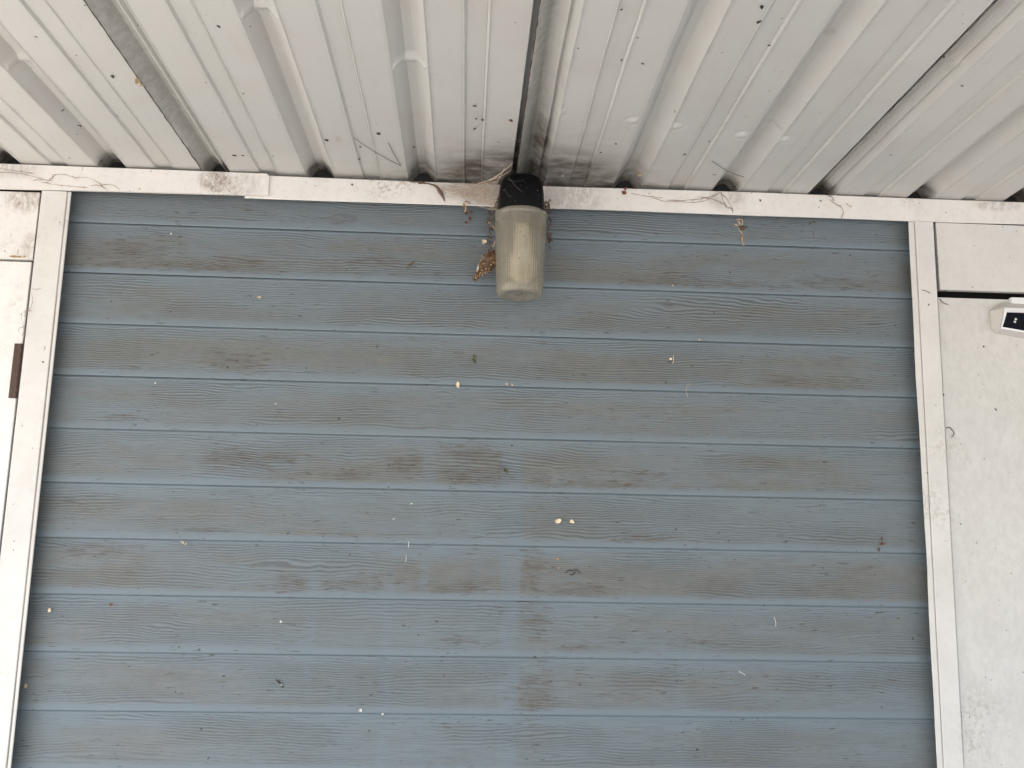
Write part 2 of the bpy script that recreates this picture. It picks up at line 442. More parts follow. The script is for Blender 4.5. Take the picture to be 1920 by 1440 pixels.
siding()

# ------------------------------------------------------------------ ceiling / roof of ribbed sheets
ZR = .1045
SEAMS = [(-.9495, .002), (-.346, .002), (.2573, .0015), (.865, .0085), (1.4685, .003), (2.072, .002), (2.6755, .002), (3.279, .002), (3.8825, .002), (4.486, .002), (5.0895, .002)]  # far right sheets are out of view, added to block sky light
BLOCK_DENTS = [(.067, -.310), (.130, -.297), (.266, -.271)]
def roof():
    root = empty("ribbed_metal_roof", (0, 0, ZR), "grey white ribbed metal carport ceiling sheets meeting the wall above the siding", "ceiling")
    PY0, PY1 = .040, -3.9
    for i in range(len(SEAMS)-1):
        xs, g = SEAMS[i]; xe, ge = SEAMS[i+1]
        e = xs + g*.4
        q_ = 1.0 if g > .005 else .93        # width of the lap rib
        P = [(xs+g+a*q_, ZR+b) for a, b in ((0, -.0006), (.0004, .0004), (.0212, .0236), (.0220, .0240), (.0285, .0240), (.0298, .0232),
             (.0330, .0190), (.0345, .0182), (.0425, .0085), (.0435, .0082), (.0470, .0138), (.0482, .0138), (.0575, .0005), (.0590, -.0014), (.0618, 0))]
        for j, b in enumerate((0, .2022, .4032)):
            r0 = e + b
            if j > 0:
                P += [(r0-.0012, ZR), (r0-.0004, ZR-.0006), (r0+.0006, ZR+.0004), (r0+.0205, ZR+.0222), (r0+.0213, ZR+.0226), (r0+.0345, ZR+.0226), (r0+.0353, ZR+.0222), (r0+.0548, ZR+.0004), (r0+.0560, ZR-.0013), (r0+.0585, ZR)]
            P += [(r0+.1100, ZR), (r0+.1112, ZR-.0008), (r0+.1148, ZR+.0036), (r0+.1162, ZR+.0030), (r0+.1425, ZR+.0030), (r0+.1434, ZR+.0036), (r0+.1466, ZR-.0014), (r0+.1490, ZR)]
        P += [(xe-.0008, ZR), (xe, ZR+.0008), (xe+.0006, ZR+.028), (xe+.0300, ZR+.0282)]
        P = np.array(P)
        # resample along x
        pts = [P[0]]
        for a, b in zip(P[:-1], P[1:]):
            n = max(1, int(abs(b[0]-a[0])/.006)); 
            for q in range(1, n+1): pts.append(a+(b-a)*q/n)
        P = np.array(pts)
        vis = -.4 < xs < 2.1
        ys = np.concatenate([np.linspace(PY0, -.80, 150 if vis else 8), np.linspace(-.85, PY1, 14)])
        Y, X = np.meshgrid(ys, P[:, 0], indexing='ij'); Z = np.repeat(P[None, :, 1], len(ys), 0)
        X = X.copy(); Z = Z.copy()
        # the sheets are thin: long waves, dimples beside the ribs, kinks in the rib walls
        Z += .0010*vnoise(X/.25+i, Y/.30, 5) + .0003*vnoise(X/.05, Y/.09, 6)
        X += .0008*vnoise(Y/.16, X*0+i*3.3, 8) + .0003*vnoise(Y/.03, X*0+i*5.3, 9)
        for (dx, dy) in [(1.060, -.312), (1.135, -.297), (1.258, -.273), (1.336, -.262), (.930, -.333), (1.86, -.33), (1.935, -.30)]:
            rr = np.hypot(X-dx, Y-dy); Z -= .0030*np.exp(-(rr/.0085)**2)*(Z < ZR+.004) - .0012*np.exp(-((rr-.013)/.004)**2)*(Z < ZR+.004)
        for (dx, dy, a) in [(.484, -.575, .006), (.688, -.452, .007), (.086, -.400, .005), (1.297, -.295, .0025), (1.30, -.285, -.002), (1.54, -.52, .003)]:
            m = (np.abs(X-dx) < .030) & (Z > ZR+.005)
            Z -= a*np.exp(-((Y-dy)/.010)**2)*m
            X += .5*a*np.exp(-((Y-dy-.006)/.012)**2)*m*np.sign(X-dx)
        # soot: sooty by the light fitting, darker along the wall and at rib ends
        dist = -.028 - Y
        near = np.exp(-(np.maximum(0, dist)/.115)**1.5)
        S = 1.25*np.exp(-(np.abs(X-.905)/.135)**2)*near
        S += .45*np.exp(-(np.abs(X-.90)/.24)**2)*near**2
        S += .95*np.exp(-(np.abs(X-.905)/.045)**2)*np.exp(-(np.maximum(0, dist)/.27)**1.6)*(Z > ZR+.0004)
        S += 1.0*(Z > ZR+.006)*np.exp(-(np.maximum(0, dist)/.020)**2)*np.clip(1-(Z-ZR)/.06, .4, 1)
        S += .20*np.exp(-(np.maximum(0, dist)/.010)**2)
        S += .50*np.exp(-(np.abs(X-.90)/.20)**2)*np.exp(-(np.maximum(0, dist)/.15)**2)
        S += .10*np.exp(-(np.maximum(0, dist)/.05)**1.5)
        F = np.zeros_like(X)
        for b in (0, .2022, .4032):          # grime line right of each rib, fainter dark lines along the other creases
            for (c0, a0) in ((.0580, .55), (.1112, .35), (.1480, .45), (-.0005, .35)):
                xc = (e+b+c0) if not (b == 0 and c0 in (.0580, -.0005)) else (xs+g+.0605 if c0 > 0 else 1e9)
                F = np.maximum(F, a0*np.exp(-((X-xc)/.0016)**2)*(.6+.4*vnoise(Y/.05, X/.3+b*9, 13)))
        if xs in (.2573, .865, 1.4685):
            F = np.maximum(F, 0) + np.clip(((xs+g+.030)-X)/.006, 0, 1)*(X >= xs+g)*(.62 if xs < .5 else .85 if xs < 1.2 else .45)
        me = grid_mesh("roof_panel", [(np.stack([X, Y, Z], -1), {'soot_dark': np.clip(S*1.25, 0, .96), 'film': np.clip(F, 0, .9)})], ('soot_dark', 'film'))
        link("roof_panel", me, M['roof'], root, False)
        if vis:
            # raw edge of the sheet hanging in the lap
            bm = bmesh.new(); pts = []
            n = 60
            for q in range(n):
                y = -.03 - q*(.75/n)
                pts.append((xs+g+.0002+rnd.uniform(-.0006, .0006), y, ZR-.0012+rnd.uniform(-.0005, .0005)))
            tube(bm, pts, [rnd.uniform(.0005, .0011)*(1.0 if xs in (.2573, .865) else .6) for _ in pts], 5)
            from_bm("sheet_edge", bm, M['brown'], root)
            # dark closure in the end of each rib
            for b in (0, .2022, .4032):
                r0 = (xs + g if b == 0 else e + b); wd = .056
                bm = bmesh.new(); poly = []
                poly = [(r0+.0015, ZR-.002), (r0+wd-.0015, ZR-.002), (r0+wd-.021, ZR+.0205), (r0+wd/2, ZR+.0218), (r0+.021, ZR+.0205)]
                prism(bm, poly, -.002, .035)
                from_bm("rib_closure", bm, M['void'], root)
    return root
roof()

# ------------------------------------------------------------------ white fascia boards along the ceiling
def board(name, pts_bottom, pts_top, y0, y1, mat, bevel=.0015, wob=.0006, seed=1):
    """a thin board given by lower and upper edge polylines (x,z); slightly wavy edges"""
    bm = bmesh.new(); n = 60
    def samp(p, t):
        x = p[0][0] + (p[-1][0]-p[0][0])*t
        for (a, b) in zip(p[:-1], p[1:]):
            if x <= b[0]+1e-9:
                f = (x-a[0])/(b[0]-a[0]); return (x, a[1]+(b[1]-a[1])*f)
        return p[-1]
    r = random.Random(seed); rows = []
    for i in range(n+1):
        t = i/n; b = samp(pts_bottom, t); u = samp(pts_top, t)
        wb = wob*math.sin(i*.9+seed)*r.random(); dy = wob*1.2*math.sin(i*.35+seed*2)
        rows.append([bm.verts.new(v) for v in (
            (b[0], y1, b[1]+wb), (b[0], y0+.0012+dy, b[1]+wb), (b[0], y0+dy, b[1]+wb+.0014),
            (u[0], y0+dy, u[1]-.0014), (u[0], y0+.0012+dy, u[1]), (u[0], y1, u[1]))])
    for a, b in zip(rows[:-1], rows[1:]):
        for j in range(5): bm.faces.new((a[j], b[j], b[j+1], a[j+1]))
    bm.faces.new(rows[0]); bm.faces.new(rows[-1][::-1])
    return from_bm(name, bm, mat)

def fascia():
    # left length ends in a snipped corner; it laps over the right-hand length
    bm = bmesh.new()
    poly = [(-2.4, .050), (-.12, .0502), (.10, .0528), (.386, .0552), (.3905, .0556), (.3905, .0950), (.3870, .0992), (.384, .1008), (-2.4, .1020)]
    prism(bm, poly, -.0335, -.0285, .0008)
    tag(from_bm("fascia_board", bm, M['trim_left']), "shorter white fascia length at left, lapped over its neighbour, brown smear near its cut end", "trim board")
    o = board("fascia_board", [(.344, .0512), (1.0, .0528), (1.67, .0530), (2.0, .0548), (4.0, .058)], [(.344, .0995), (.9, .0985), (1.35, .1020), (2.0, .1022), (4.0, .1022)], -.0275, -.0245, M['trim'], seed=3)
    tag(o, "long white fascia board running behind the light fitting to the right edge", "trim board")
fascia()

# ------------------------------------------------------------------ door casings
def slanted(bm, x0t, x1t, x0b, x1b, zt, zb, y0, y1, bevel=.001, wob=0.0, n=40, seed=1):
    """vertical board whose edges run from (x0t,x1t) at zt to (x0b,x1b) at zb (slopes measured per metre)"""
    r = random.Random(seed); rows = []
    ph = r.random()*6
    for i in range(n+1):
        t = i/n; z = zt+(zb-zt)*t
        a = x0t+(x0b-x0t)*t + wob*(math.sin(t*23+ph)*.6+math.sin(t*57+ph*2)*.4+ .4*(r.random()-.5))
        b = x1t+(x1b-x1t)*t
        rows.append([bm.verts.new(v) for v in ((a, y1, z), (a, y0+bevel, z), (a+bevel, y0, z), (b-bevel, y0, z), (b, y0+bevel, z), (b, y1, z))])
    for a, b in zip(rows[:-1], rows[1:]):
        for j in range(5): bm.faces.new((a[j], b[j], b[j+1], a[j+1]))
    bm.faces.new(rows[0]); bm.faces.new(rows[-1][::-1])

def casings():
    zb = -H
    k = (H)/1.06
    L = empty("door_casing", (-.02, -.03, -H), "white casing strip left of the siding with a chipped inner edge", "door casing")
    bm = bmesh.new(); slanted(bm, -.0432, .0046, -.0420, .0046+.0030*2, .0500, zb, -.0300, -.022, .0010)
    from_bm("casing_board", bm, M['casing'], L)
    bm = bmesh.new(); slanted(bm, .0054, .0115, .0054+.0062, .0115+.0064, .0505, zb, -.0275, -.0250, .0008, .0004, 120, 5)
    from_bm("edge_strip", bm, M['casing'], L)
    bm = bmesh.new(); box(bm, -.0425, -.012, -.0219, .02, -H, .05)
    from_bm("batten", bm, M['void'], L)
    R = empty("door_casing", (1.70, -.03, -H), "white casing strip right of the siding with a wavy loose inner edge", "door casing")
    bm = bmesh.new(); slanted(bm, 1.6725, 1.6842, 1.6592, 1.6670, .0515, zb, -.0270, -.0247, .0008, .0011, 160, 8)
    b2 = bmesh.new(); box(b2, 1.6965, 1.7015, -.0219, .02, -H, .05); from_bm("batten", b2, M['void'], R)
    from_bm("edge_strip", bm, M['casing_r'], R)
    bm = bmesh.new(); slanted(bm, 1.6852, 1.7227, 1.6682, 1.7022, .0515, zb, -.0300, -.022, .0010)
    from_bm("casing_board", bm, M['casing_r'], R)
casings()

# ------------------------------------------------------------------ doors and the panels over them
def doors():
    # left transom panel
    bm = bmesh.new(); box(bm, -.96, -.0490, -.0235, .010, -.0868, .0488, .0010)
    tag(from_bm("overdoor_panel", bm, M['panel_l']), "grimy white panel above the left door, under the fascia", "panel")
    D = empty("door", (-.50, 0, -H), "white flush door at the left edge with a brown hinge", "door")
    bm = bmesh.new(); slanted(bm, -.90, -.0512, -.90, -.0500, -.0915, -H+.01, -.0205, .02, .0012)
    from_bm("door_leaf", bm, M['door_l'], D)
    hz0, hz1 = -.2520, -.3560
    bm = bmesh.new(); box(bm, -.0640, -.0495, -.0240, -.0200, hz1, hz0, .0006)
    hg = from_bm("hinge", bm, M['brown'], D)
    bm = bmesh.new()
    for q in range(5):
        z1 = hz0-.001-q*.0206; tube(bm, [(-.0505, -.0262, z1), (-.0505, -.0262, z1-.0198)], .0032, 10)
    from_bm("knuckle", bm, M['brown'], hg)
    bm = bmesh.new()
    for zz in (-.272, -.304, -.337): 
        tube(bm, [(-.0560, -.0238, zz), (-.0560, -.0252, zz)], .0028, 10)
    from_bm("screw", bm, M['brown'], hg)
    bm = bmesh.new(); slanted(bm, -.96, -.905, -.96, -.905, .049, -H, -.0300, .02)
    tag(from_bm("door_casing", bm, M['casing']), "white casing strip on the far side of the left door", "door casing")
    # right
    bm = bmesh.new(); box(bm, 1.7305, 2.68, -.0245, -.012, -.0885, .0525, .0010)
    tag(from_bm("overdoor_panel", bm, M['panel_r']), "white panel above the right door, over the dark gap", "panel")
    D = empty("door", (2.15, 0, -H), "mottled off-white flush door at the right edge, below the dark gap", "door")
    bm = bmesh.new(); slanted(bm, 1.7255, 2.60, 1.7060, 2.60, -.1045, -H+.01, -.0225, .01, .0012)
    from_bm("door_leaf", bm, M['door_r'], D)
    bm = bmesh.new(); slanted(bm, 2.605, 2.66, 2.605, 2.66, -.0895, -H, -.0300, .02)
    tag(from_bm("door_casing", bm, M['casing_r']), "white casing strip on the far side of the right door", "door casing")
doors()

# ------------------------------------------------------------------ sensor light on the right door
def sensor():
    R = empty("sensor_light", (1.93, -.0225, -.145), "white faceted housing with black window mounted on the right door", "sensor light")
    def sym(L, y):      # left half outline (top apex ... bottom), mirrored about the middle of the housing
        c = 1.935; L = [(x, z) for x, z in L]; Rr = [(2*c-x, z) for x, z in L if abs(x-c) > 1e-6]
        return [(x, y, z) for x, z in L] + [(x, y, z) for x, z in Rr[::-1]]
    base = sym([(1.853, -.1135), (1.8290, -.1310), (1.8300, -.1660), (1.8385, -.1745), (1.935, -.1895)], -.0230)
    edge = sym([(1.853, -.1130), (1.8285, -.1308), (1.8295, -.1662), (1.8380, -.1749), (1.935, -.1899)], -.0300)
    frnt = sym([(1.8452, -.1287), (1.8442, -.1297), (1.8331, -.1715), (1.8341, -.1727), (1.935, -.1873)], -.0500)
    bm = bmesh.new(); vr = [[bm.verts.new(p) for p in q] for q in (base, edge, frnt)]
    for a, b in zip(vr[:-1], vr[1:]):
        for j in range(len(a)): bm.faces.new((a[j], a[(j+1) % len(a)], b[(j+1) % len(a)], b[j]))
    bm.faces.new(vr[0])
    from_bm("housing", bm, M['plastic'], R)
    o4 = sym([(1.8450, -.1290), (1.8335, -.1722), (1.935, -.1870)], -.0501)
    i4 = sym([(1.8475, -.1385), (1.8362, -.1692), (1.935, -.1835)], -.0525)
    bm = bmesh.new(); a = [bm.verts.new(p) for p in o4]; b = [bm.verts.new(p) for p in i4]; c = [bm.verts.new((x, y+.004, z)) for x, y, z in i4]
    for j in range(5):
        bm.faces.new((a[j], a[(j+1) % 5], b[(j+1) % 5], b[j])); bm.faces.new((b[j], b[(j+1) % 5], c[(j+1) % 5], c[j]))
    from_bm("bezel", bm, M['bright_plastic'], R)
    bm = bmesh.new(); bm.faces.new([bm.verts.new((x, y+.0026, z)) for x, y, z in i4])
    wn = from_bm("window", bm, M['window'], R)
    for (x, z) in ((1.8655, -.1520), (1.8632, -.1575)):
        bm = bmesh.new(); bmesh.ops.create_uvsphere(bm, u_segments=14, v_segments=8, radius=.0024, matrix=Matrix.Translation((x, -.0505, z)) @ Matrix.Scale(.6, 4, (0, 1, 0)))
        from_bm("lens", bm, M['led'], wn, True)
    bm = bmesh.new(); box(bm, 1.8710, 2.00, -.0330, -.0228, -.1150, -.1020, .0015)
    from_bm("bracket", bm, M['bright_plastic'], R)
sensor()

# ------------------------------------------------------------------ jelly-jar light fitting
LX, LY = .8830, -.090
def lamp():
    R = empty("wall_light", (LX, -.03, .015), "black wall light with ribbed frosted jar shade mounted under the ceiling", "wall light")
    # back plate against the fascia and siding
    bm = bmesh.new(); n = 40; poly = []
    for i in range(n):
        a = 2*math.pi*i/n; c, s_ = math.cos(a), math.sin(a)
        poly.append((LX+.0010+.0520*abs(c)**.75*(1 if c > 0 else -1), .032+.0520*abs(s_)**.75*(1 if s_ > 0 else -1)-.006))
    prism(bm, [(x, max(-.046, min(.0985, z*1.0+.002))) for x, z in poly], -.052, -.0285, .002)
    from_bm("back_plate", bm, M['plate'], R)
    # canopy: faceted black body
    bm = bmesh.new()
    secs = [(.0120, .0450, .0440), (.0150, .0455, .0450), (.0500, .0432, .0430), (.0700, .0410, .0410), (.0800, .0370, .0375), (.0860, .0290, .0300), (.0880, .0150, .0150)]
    rings = []; ns = 32
    for z, rx, ry in secs:
        ring = []
        for t in range(ns):
            a = 2*math.pi*t/ns; c, s_ = math.cos(a), math.sin(a); e = .62
            ring.append(bm.verts.new((LX + rx*abs(c)**e*(1 if c > 0 else -1), LY+.004 + ry*abs(s_)**e*(1 if s_ > 0 else -1)*(1.0 if s_ < 0 else 1.0), z)))
        rings.append(ring)
    for a, b in zip(rings[:-1], rings[1:]):
        for j in range(ns): bm.faces.new((a[j], a[(j+1) % ns], b[(j+1) % ns], b[j]))
    bm.faces.new(rings[0][::-1]); bm.faces.new(rings[-1])
    box(bm, LX-.026, LX+.026, LY+.030, -.0515, .020, .070, .004)
    cn = from_bm("canopy", bm, M['black'], R, True)
    cn.modifiers.new("es", 'EDGE_SPLIT').split_angle = math.radians(38)
    # shade
    bm = bmesh.new()
    NS = 240
    def ribs(a, z): 
        if z > .004 or z < -.128: return 1.0
        return 1.0 + .0050*math.sin(a*60)
    out = [(.0470, .0140), (.0502, .0130), (.0506, .0112), (.0505, .0070), (.0497, .0052), (.0494, .0020), (.0483, -.0250), (.0470, -.0560), (.0456, -.0900), (.0442, -.1230), (.0440, -.1270), (.0442, -.1290), (.0440, -.1310), (.0435, -.1430), (.0426, -.1462), (.0395, -.1478), (.0340, -.1478), (.0300, -.1462), (.0150, -.1452), (.0004, -.1450)]
    inn = [(r-.0030 if r > .004 else .0004, z+(.0030 if z < -.14 else 0)) for r, z in out][::-1]
    rg = lathe(bm, out+inn, LX, LY, NS, ribs)
    sh = from_bm("glass_shade", bm, M['glass'], R, True)
    # bulb and socket inside
    bm = bmesh.new(); lathe(bm, [(.0004, .012), (.0150, .012), (.0150, -.004), (.0120, -.008), (.0004, -.008)], LX, LY, 24)
    from_bm("socket", bm, M['plate'], R, True)
    bm = bmesh.new(); lathe(bm, [(.0004, -.008), (.012, -.008), (.0165, -.020), (.0175, -.040), (.0185, -.060), (.0240, -.078), (.0255, -.094), (.0240, -.108), (.016, -.118), (.008, -.1225), (.0004, -.123)], LX+.004, LY, 28)
    from_bm("bulb", bm, M['bulb'], R, True)
lamp()

# ------------------------------------------------------------------ small debris stuck on the surfaces
def flake(bm, x, y, z, w_, h_, rot, curl, seed, normal='wall', n=9, hole=False):
    """thin curled scrap: an irregular little leaf surface with thickness"""
    r = random.Random(seed); c, s_ = math.cos(rot), math.sin(rot)
    th = .0003; lay = []
    ra = [.55+.55*r.random() for i in range(n)]
    outline = [(math.cos(2*math.pi*i/n)*ra[i], math.sin(2*math.pi*i/n)*ra[i]) for i in range(n)]
    for d in (0, th):
        ring = []
        cen = None
        for (a, b) in outline + [(0, 0)]:
            px, pz = a*w_/2, b*h_/2
            lift = curl*((a*a)+(b*b)*.4)*max(w_, h_) + .0004 + d
            u, v = px*c-pz*s_, px*s_+pz*c
            if normal == 'wall': p = (x+u, y-lift, z+v)
            else: p = (x+u, y+v, z-lift)
            ring.append(bm.verts.new(p))
        lay.append(ring)
    A, B = lay
    for i in range(n):
        j = (i+1) % n
        bm.faces.new((A[i], A[j], A[n])); bm.faces.new((B[j], B[i], B[n])); bm.faces.new((A[i], B[i], B[j], A[j]))

def debris(name, mat, shapes, label, cat, group=None):
    """shapes: list of callables that draw into the bmesh"""
    bm = bmesh.new()
    for f in shapes: f(bm)
    return tag(from_bm(name, bm, M[mat]), label, cat, group)

def F(x, z, w_, h_, rot=0, curl=.25, seed=1, y=-.0012, normal='wall'):
    return lambda bm: flake(bm, x, y, z, w_, h_, rot, curl, seed, normal)
def T(pts, r, seg=5):
    return lambda bm: tube(bm, pts, r, seg)
def arc(x0, z0, x1, z1, y, bow, n=10, lift=.002, jit=.0004, seed=2):
    r = random.Random(seed); o = []
    for i in range(n+1):
        t = i/n; nx, nz = -(z1-z0), (x1-x0); b = bow*math.sin(math.pi*t)
        o.append((x0+(x1-x0)*t+nx*b+r.uniform(-jit, jit), y-lift*math.sin(math.pi*t)-.0006, z0+(z1-z0)*t+nz*b+r.uniform(-jit, jit)))
    return o

debris("petal", "petal", [F(.771, -.305, .010, .013, .3, .35, 1)], "pale petal on the fourth clapboard line, left of centre below the light", "petal")
debris("petal", "petal", [F(.968, -.562, .012, .012, .1, .35, 2), ], "left one of two pale petals side by side on the siding", "petal")
debris("petal", "petal", [F(.995, -.563, .010, .011, .9, .3, 3)], "right one of two pale petals side by side on the siding", "petal")
debris("seed_husk", "petal", [F(.042, -.740, .008, .009, .1, .2, 4)], "round pale seed husk near the left casing on a lower clapboard", "seed husk")
debris("petal", "straw", [F(.270, -.615, .010, .004, -.5, .4, 5), F(.276, -.618, .006, .004, .6, .4, 6)], "twisted cream scrap stuck on the siding left of centre", "petal")
debris("leaf_scrap", "tan", [F(.380, -.142, .013, .006, 0, .15, 7)], "small oblong tan scrap on the third clapboard at left", "leaf scrap")
debris("bud", "moss", [F(.801, -.247, .006, .008, .2, .5, 8), F(.801, -.254, .008, .010, .9, .5, 9), F(.803, -.259, .005, .005, .4, .5, 19)], "greenish brown bud clinging below the light, left of it", "bud")
debris("moss_tuft", "moss", [T(arc(.861, -.463, .869, -.476, .001, .2, seed=q), .0005) for q in range(3)] + [T(arc(.865, -.462, .872, -.472, .001, -.3, seed=q+5), .0005) for q in range(2)] + [F(.867, -.468, .007, .009, .2, .5, 10)], "fuzzy green tuft on the sixth clapboard near the centre", "tuft")
debris("seed_wing", "petal", [F(1.188, -.242, .008, .005, .2, .4, 11), T(arc(1.194, -.234, 1.193, -.250, .001, .05), .0005)], "pale winged seed with upright stalk right of centre", "seed")
debris("dead_leaf", "tan", [F(1.331, .046, .010, .010, .2, .6, 12, .003), F(1.326, .040, .010, .006, -.4, .7, 13, .003), F(1.337, .041, .007, .011, .6, .5, 14, .003), F(1.330, .033, .005, .009, .3, .5, 15, .003), T(arc(1.328, .054, 1.339, .040, .002, .3, lift=.006), .0010), T(arc(1.333, .030, 1.338, .022, .002, .1, lift=.003), .0012)], "golden crumpled leaf on the top clapboard right of the light", "leaf")
debris("berry", "brown_leaf", [lambda bm: bmesh.ops.create_icosphere(bm, subdivisions=2, radius=.0050, matrix=Matrix.Translation((1.3385, -.002, .0345))), F(1.346, .037, .006, .004, .2, .4, 21)], "dark brown berry beside the golden crumpled leaf", "berry")
debris("leaf_curl", "leaf", [lambda bm: tube(bm, arc(1.3435, .025, 1.3425, -.002, .002, -.22, 12, .005), [.0009, .0012, .0015, .0018, .002, .0023, .0025, .0023, .002, .0018, .0014, .0013, .0012], 6)], "thin curved tan leaf hanging under the golden crumpled one", "leaf")
debris("dirt_smudge", "brown_leaf", [T(arc(1.478, .048, 1.492, .053, .002, .15, seed=3), .0012), F(1.484, .043, .008, .012, .2, .15, 22, .003), T(arc(1.484, .036, 1.485, .018, .002, .1, seed=4), .0007)], "brown droppings smear on the top clapboard toward the right", "smudge")
debris("husk", "brown_leaf", [F(.671, -.066, .010, .006, .3, .5, 23), F(.666, -.072, .007, .004, -.4, .5, 24), F(.676, -.061, .006, .004, .8, .5, 25)], "brown crumbly husk on the second clapboard left of the light", "husk")
debris("seed_husk", "petal", [F(.815, -.012, .012, .013, .4, .25, 26, .002)], "round cream seed husk just left of the jar shade", "seed husk")
debris("twig", "twig", [T(arc(.984, -.659, .998, -.655, .001, .25, seed=5), .0009), T(arc(.996, -.655, 1.012, -.660, .001, .3, seed=6), .0007), T(arc(.992, -.661, 1.002, -.656, .001, -.3, seed=7), .0008)], "dark wriggly twig on the siding lower right of centre", "twig")
debris("leaf_scrap", "leaf", [F(.967, -.632, .009, .004, -.5, .4, 27), F(.970, -.650, .005, .004, .5, .4, 28)], "orange scrap above the dark wriggly twig", "leaf scrap")
debris("leaf_scrap", "tan", [F(.866, -.301, .006, .006, .4, .4, 29), F(.876, -.302, .006, .004, .1, .4, 30)], "small tan crumbs on the fourth clapboard line under the light", "leaf scrap")
debris("stalk", "twig", [T(arc(.456, -.858, .470, -.872, .001, .1, seed=8), [.0008, .001, .0012, .0015, .0018, .0018, .0016, .0013, .001, .0008, .0006])], "short dark stalk with a white flake near the bottom left", "stalk")
debris("white_flake", "chalk", [F(.4665, -.866, .009, .004, -.4, .3, 31, -.001)], "white flake lying on the short dark stalk", "flake")
for i, (x, z, s_, lab) in enumerate([
    (.612, -.909, .0070, "round white flake on the bottom clapboard edge left of centre"),
    (.652, -.915, .0048, "smaller white flake just right of the round one at the bottom"),
    (.459, -.755, .0050, "white flake on the third clapboard from the bottom at left"),
    (.200, -.019, .0045, "tiny white flake on the second clapboard at left"),
    (1.194, -.091, .0050, "tiny cream flake under the second clapboard right of the light"),
    (1.246, -.201, .0060, "small tan flake on the third clapboard line right of centre"),
    (-.001+.016, -.873, .0075, "cream flake tucked against the left casing near the bottom")]):
    debris("white_flake", "tan" if "tan" in lab or "cream" in lab else "chalk", [F(x, z, s_, s_*1.15, .3+i, .3, 40+i)], lab, "flake")
debris("grass_blade", "chalk", [T(arc(1.380, -.734, 1.383, -.750, .001, .03, jit=.0001), .0006)], "white upright sliver on the lower right siding", "grass blade")
debris("grass_blade", "chalk", [T(arc(1.310, -.833, 1.322, -.840, .001, .03, jit=.0001), .0006)], "white slanting sliver on the lower right siding", "grass blade")
debris("grass_blade", "chalk", [T(arc(.688, -.605, .687, -.616, .001, .05, jit=.0001), .0007)], "upper of two tiny white upright slivers at centre", "grass blade")
debris("grass_blade", "chalk", [T(arc(.684, -.630, .683, -.643, .001, .05, jit=.0001), .0005)], "lower of two tiny white upright slivers at centre", "grass blade")
debris("thread", "straw", [T(arc(1.226, -.289, 1.222, -.316, .001, -.22, 14, .003, .0001), .0005)], "pale curved thread crossing a clapboard line right of centre", "thread")
debris("dropping", "brown_leaf", [F(1.595, -.583, .004, .010, .1, .2, 51), F(1.595, -.593, .010, .006, .2, .3, 52), F(1.588, -.604, .004, .009, -.2, .2, 53)], "three dark brown droppings in a column near the right casing", "dropping")
debris("leaf_scrap", "rust_leaf", [F(.152, -.729, .008, .006, .4, .4, 54)], "small brown crumb on a lower left clapboard", "leaf scrap")
debris("leaf_scrap", "rust_leaf", [F(.780, .044, .012, .006, .7, .5, 55, -.004), F(.786, .034, .006, .010, .4, .5, 56, 0), F(.779, .026, .008, .006, .5, .5, 57, 0), F(.789, .047, .005, .008, .2, .5, 58, -.004)], "rust coloured crumbs hanging in web left of the black canopy", "leaf scrap")
debris("dead_leaf", "leaf", [T(arc(.771, .048, .785, .055, -.030, .3, lift=.008), .0013), T(arc(.772, .052, .776, .038, -.030, .2, lift=.006), .0014)], "bent straw coloured leaf stalk at the fascia's lower edge left of the light", "leaf")
debris("leaf_tuft", "brown_leaf", [T(arc(1.684, -.448, 1.674, -.466, -.020, .2, seed=q), .0010) for q in range(3)] + [T(arc(1.678, -.456, 1.690, -.480, -.026, .2, seed=9, jit=.0002), .0006), F(1.679, -.458, .007, .012, .4, .5, 59, -.012)], "brown leaf tuft wedged at the right casing", "leaf")
debris("leaf_scrap", "rust_leaf", [F(1.092, .090, .011, .010, .3, .4, 60, -.028), F(1.095, .098, .008, .006, .9, .4, 61, -.028)], "dark rust leaf scrap on the fascia right of the light", "leaf scrap")
debris("dead_leaf", "brown_leaf", [lambda bm: tube(bm, arc(.680, .0935, .735, .0590, -.0275, .22, 14, .004, .0006), [.0006, .0008, .001, .001, .0012, .0014, .0016, .002, .0026, .0032, .0036, .0034, .0028, .0018, .0008], 6), F(.690, .0945, .030, .0045, -.1, .1, 62, -.029), F(.672, .0960, .022, .004, .05, .1, 63, -.029)], "long curled brown leaf draped on the fascia left of the light", "leaf")
debris("leaf_scrap", "rust_leaf", [F(.552, .086, .006, .004, -.7, .4, 64, -.028)], "tiny brown scrap on the fascia well left of the light", "leaf scrap")
debris("dead_leaf", "leaf", [F(-.082, -.0835, .020, .005, .02, .25, 65, -.026), F(-.071, -.0830, .010, .005, .1, .3, 66, -.026), F(-.062, -.0825, .006, .004, .1, .3, 67, -.026)], "orange dry leaf lying in the gap under the left panel", "leaf")
debris("hook_thread", "twig", [T(arc(1.7235, -.369, 1.735, -.371, -.024, .25, lift=.002, jit=.0001), .0008), T(arc(1.735, -.371, 1.7335, -.386, -.024, .25, lift=.002, jit=.0001), .0008)], "grey hooked thread at the edge of the right door", "thread")
debris("rust_spot", "rust_leaf", [F(1.812, -.203, .004, .005, .1, .1, 68, -.0225)], "small rust coloured spot on the right door", "spot")
debris("twig", "brown_leaf", [T(arc(1.7265, -.108, 1.744, -.120, -.026, -.15, lift=.001, seed=11), .0009)], "brown wisp at the top corner of the right door", "twig")
debris("twig", "twig", [T(arc(1.6900, -.0925, 1.7060, -.0985, -.030, .05, lift=.001, jit=.0001), .0006)], "thin grey fibre across the right casing near its top", "twig")

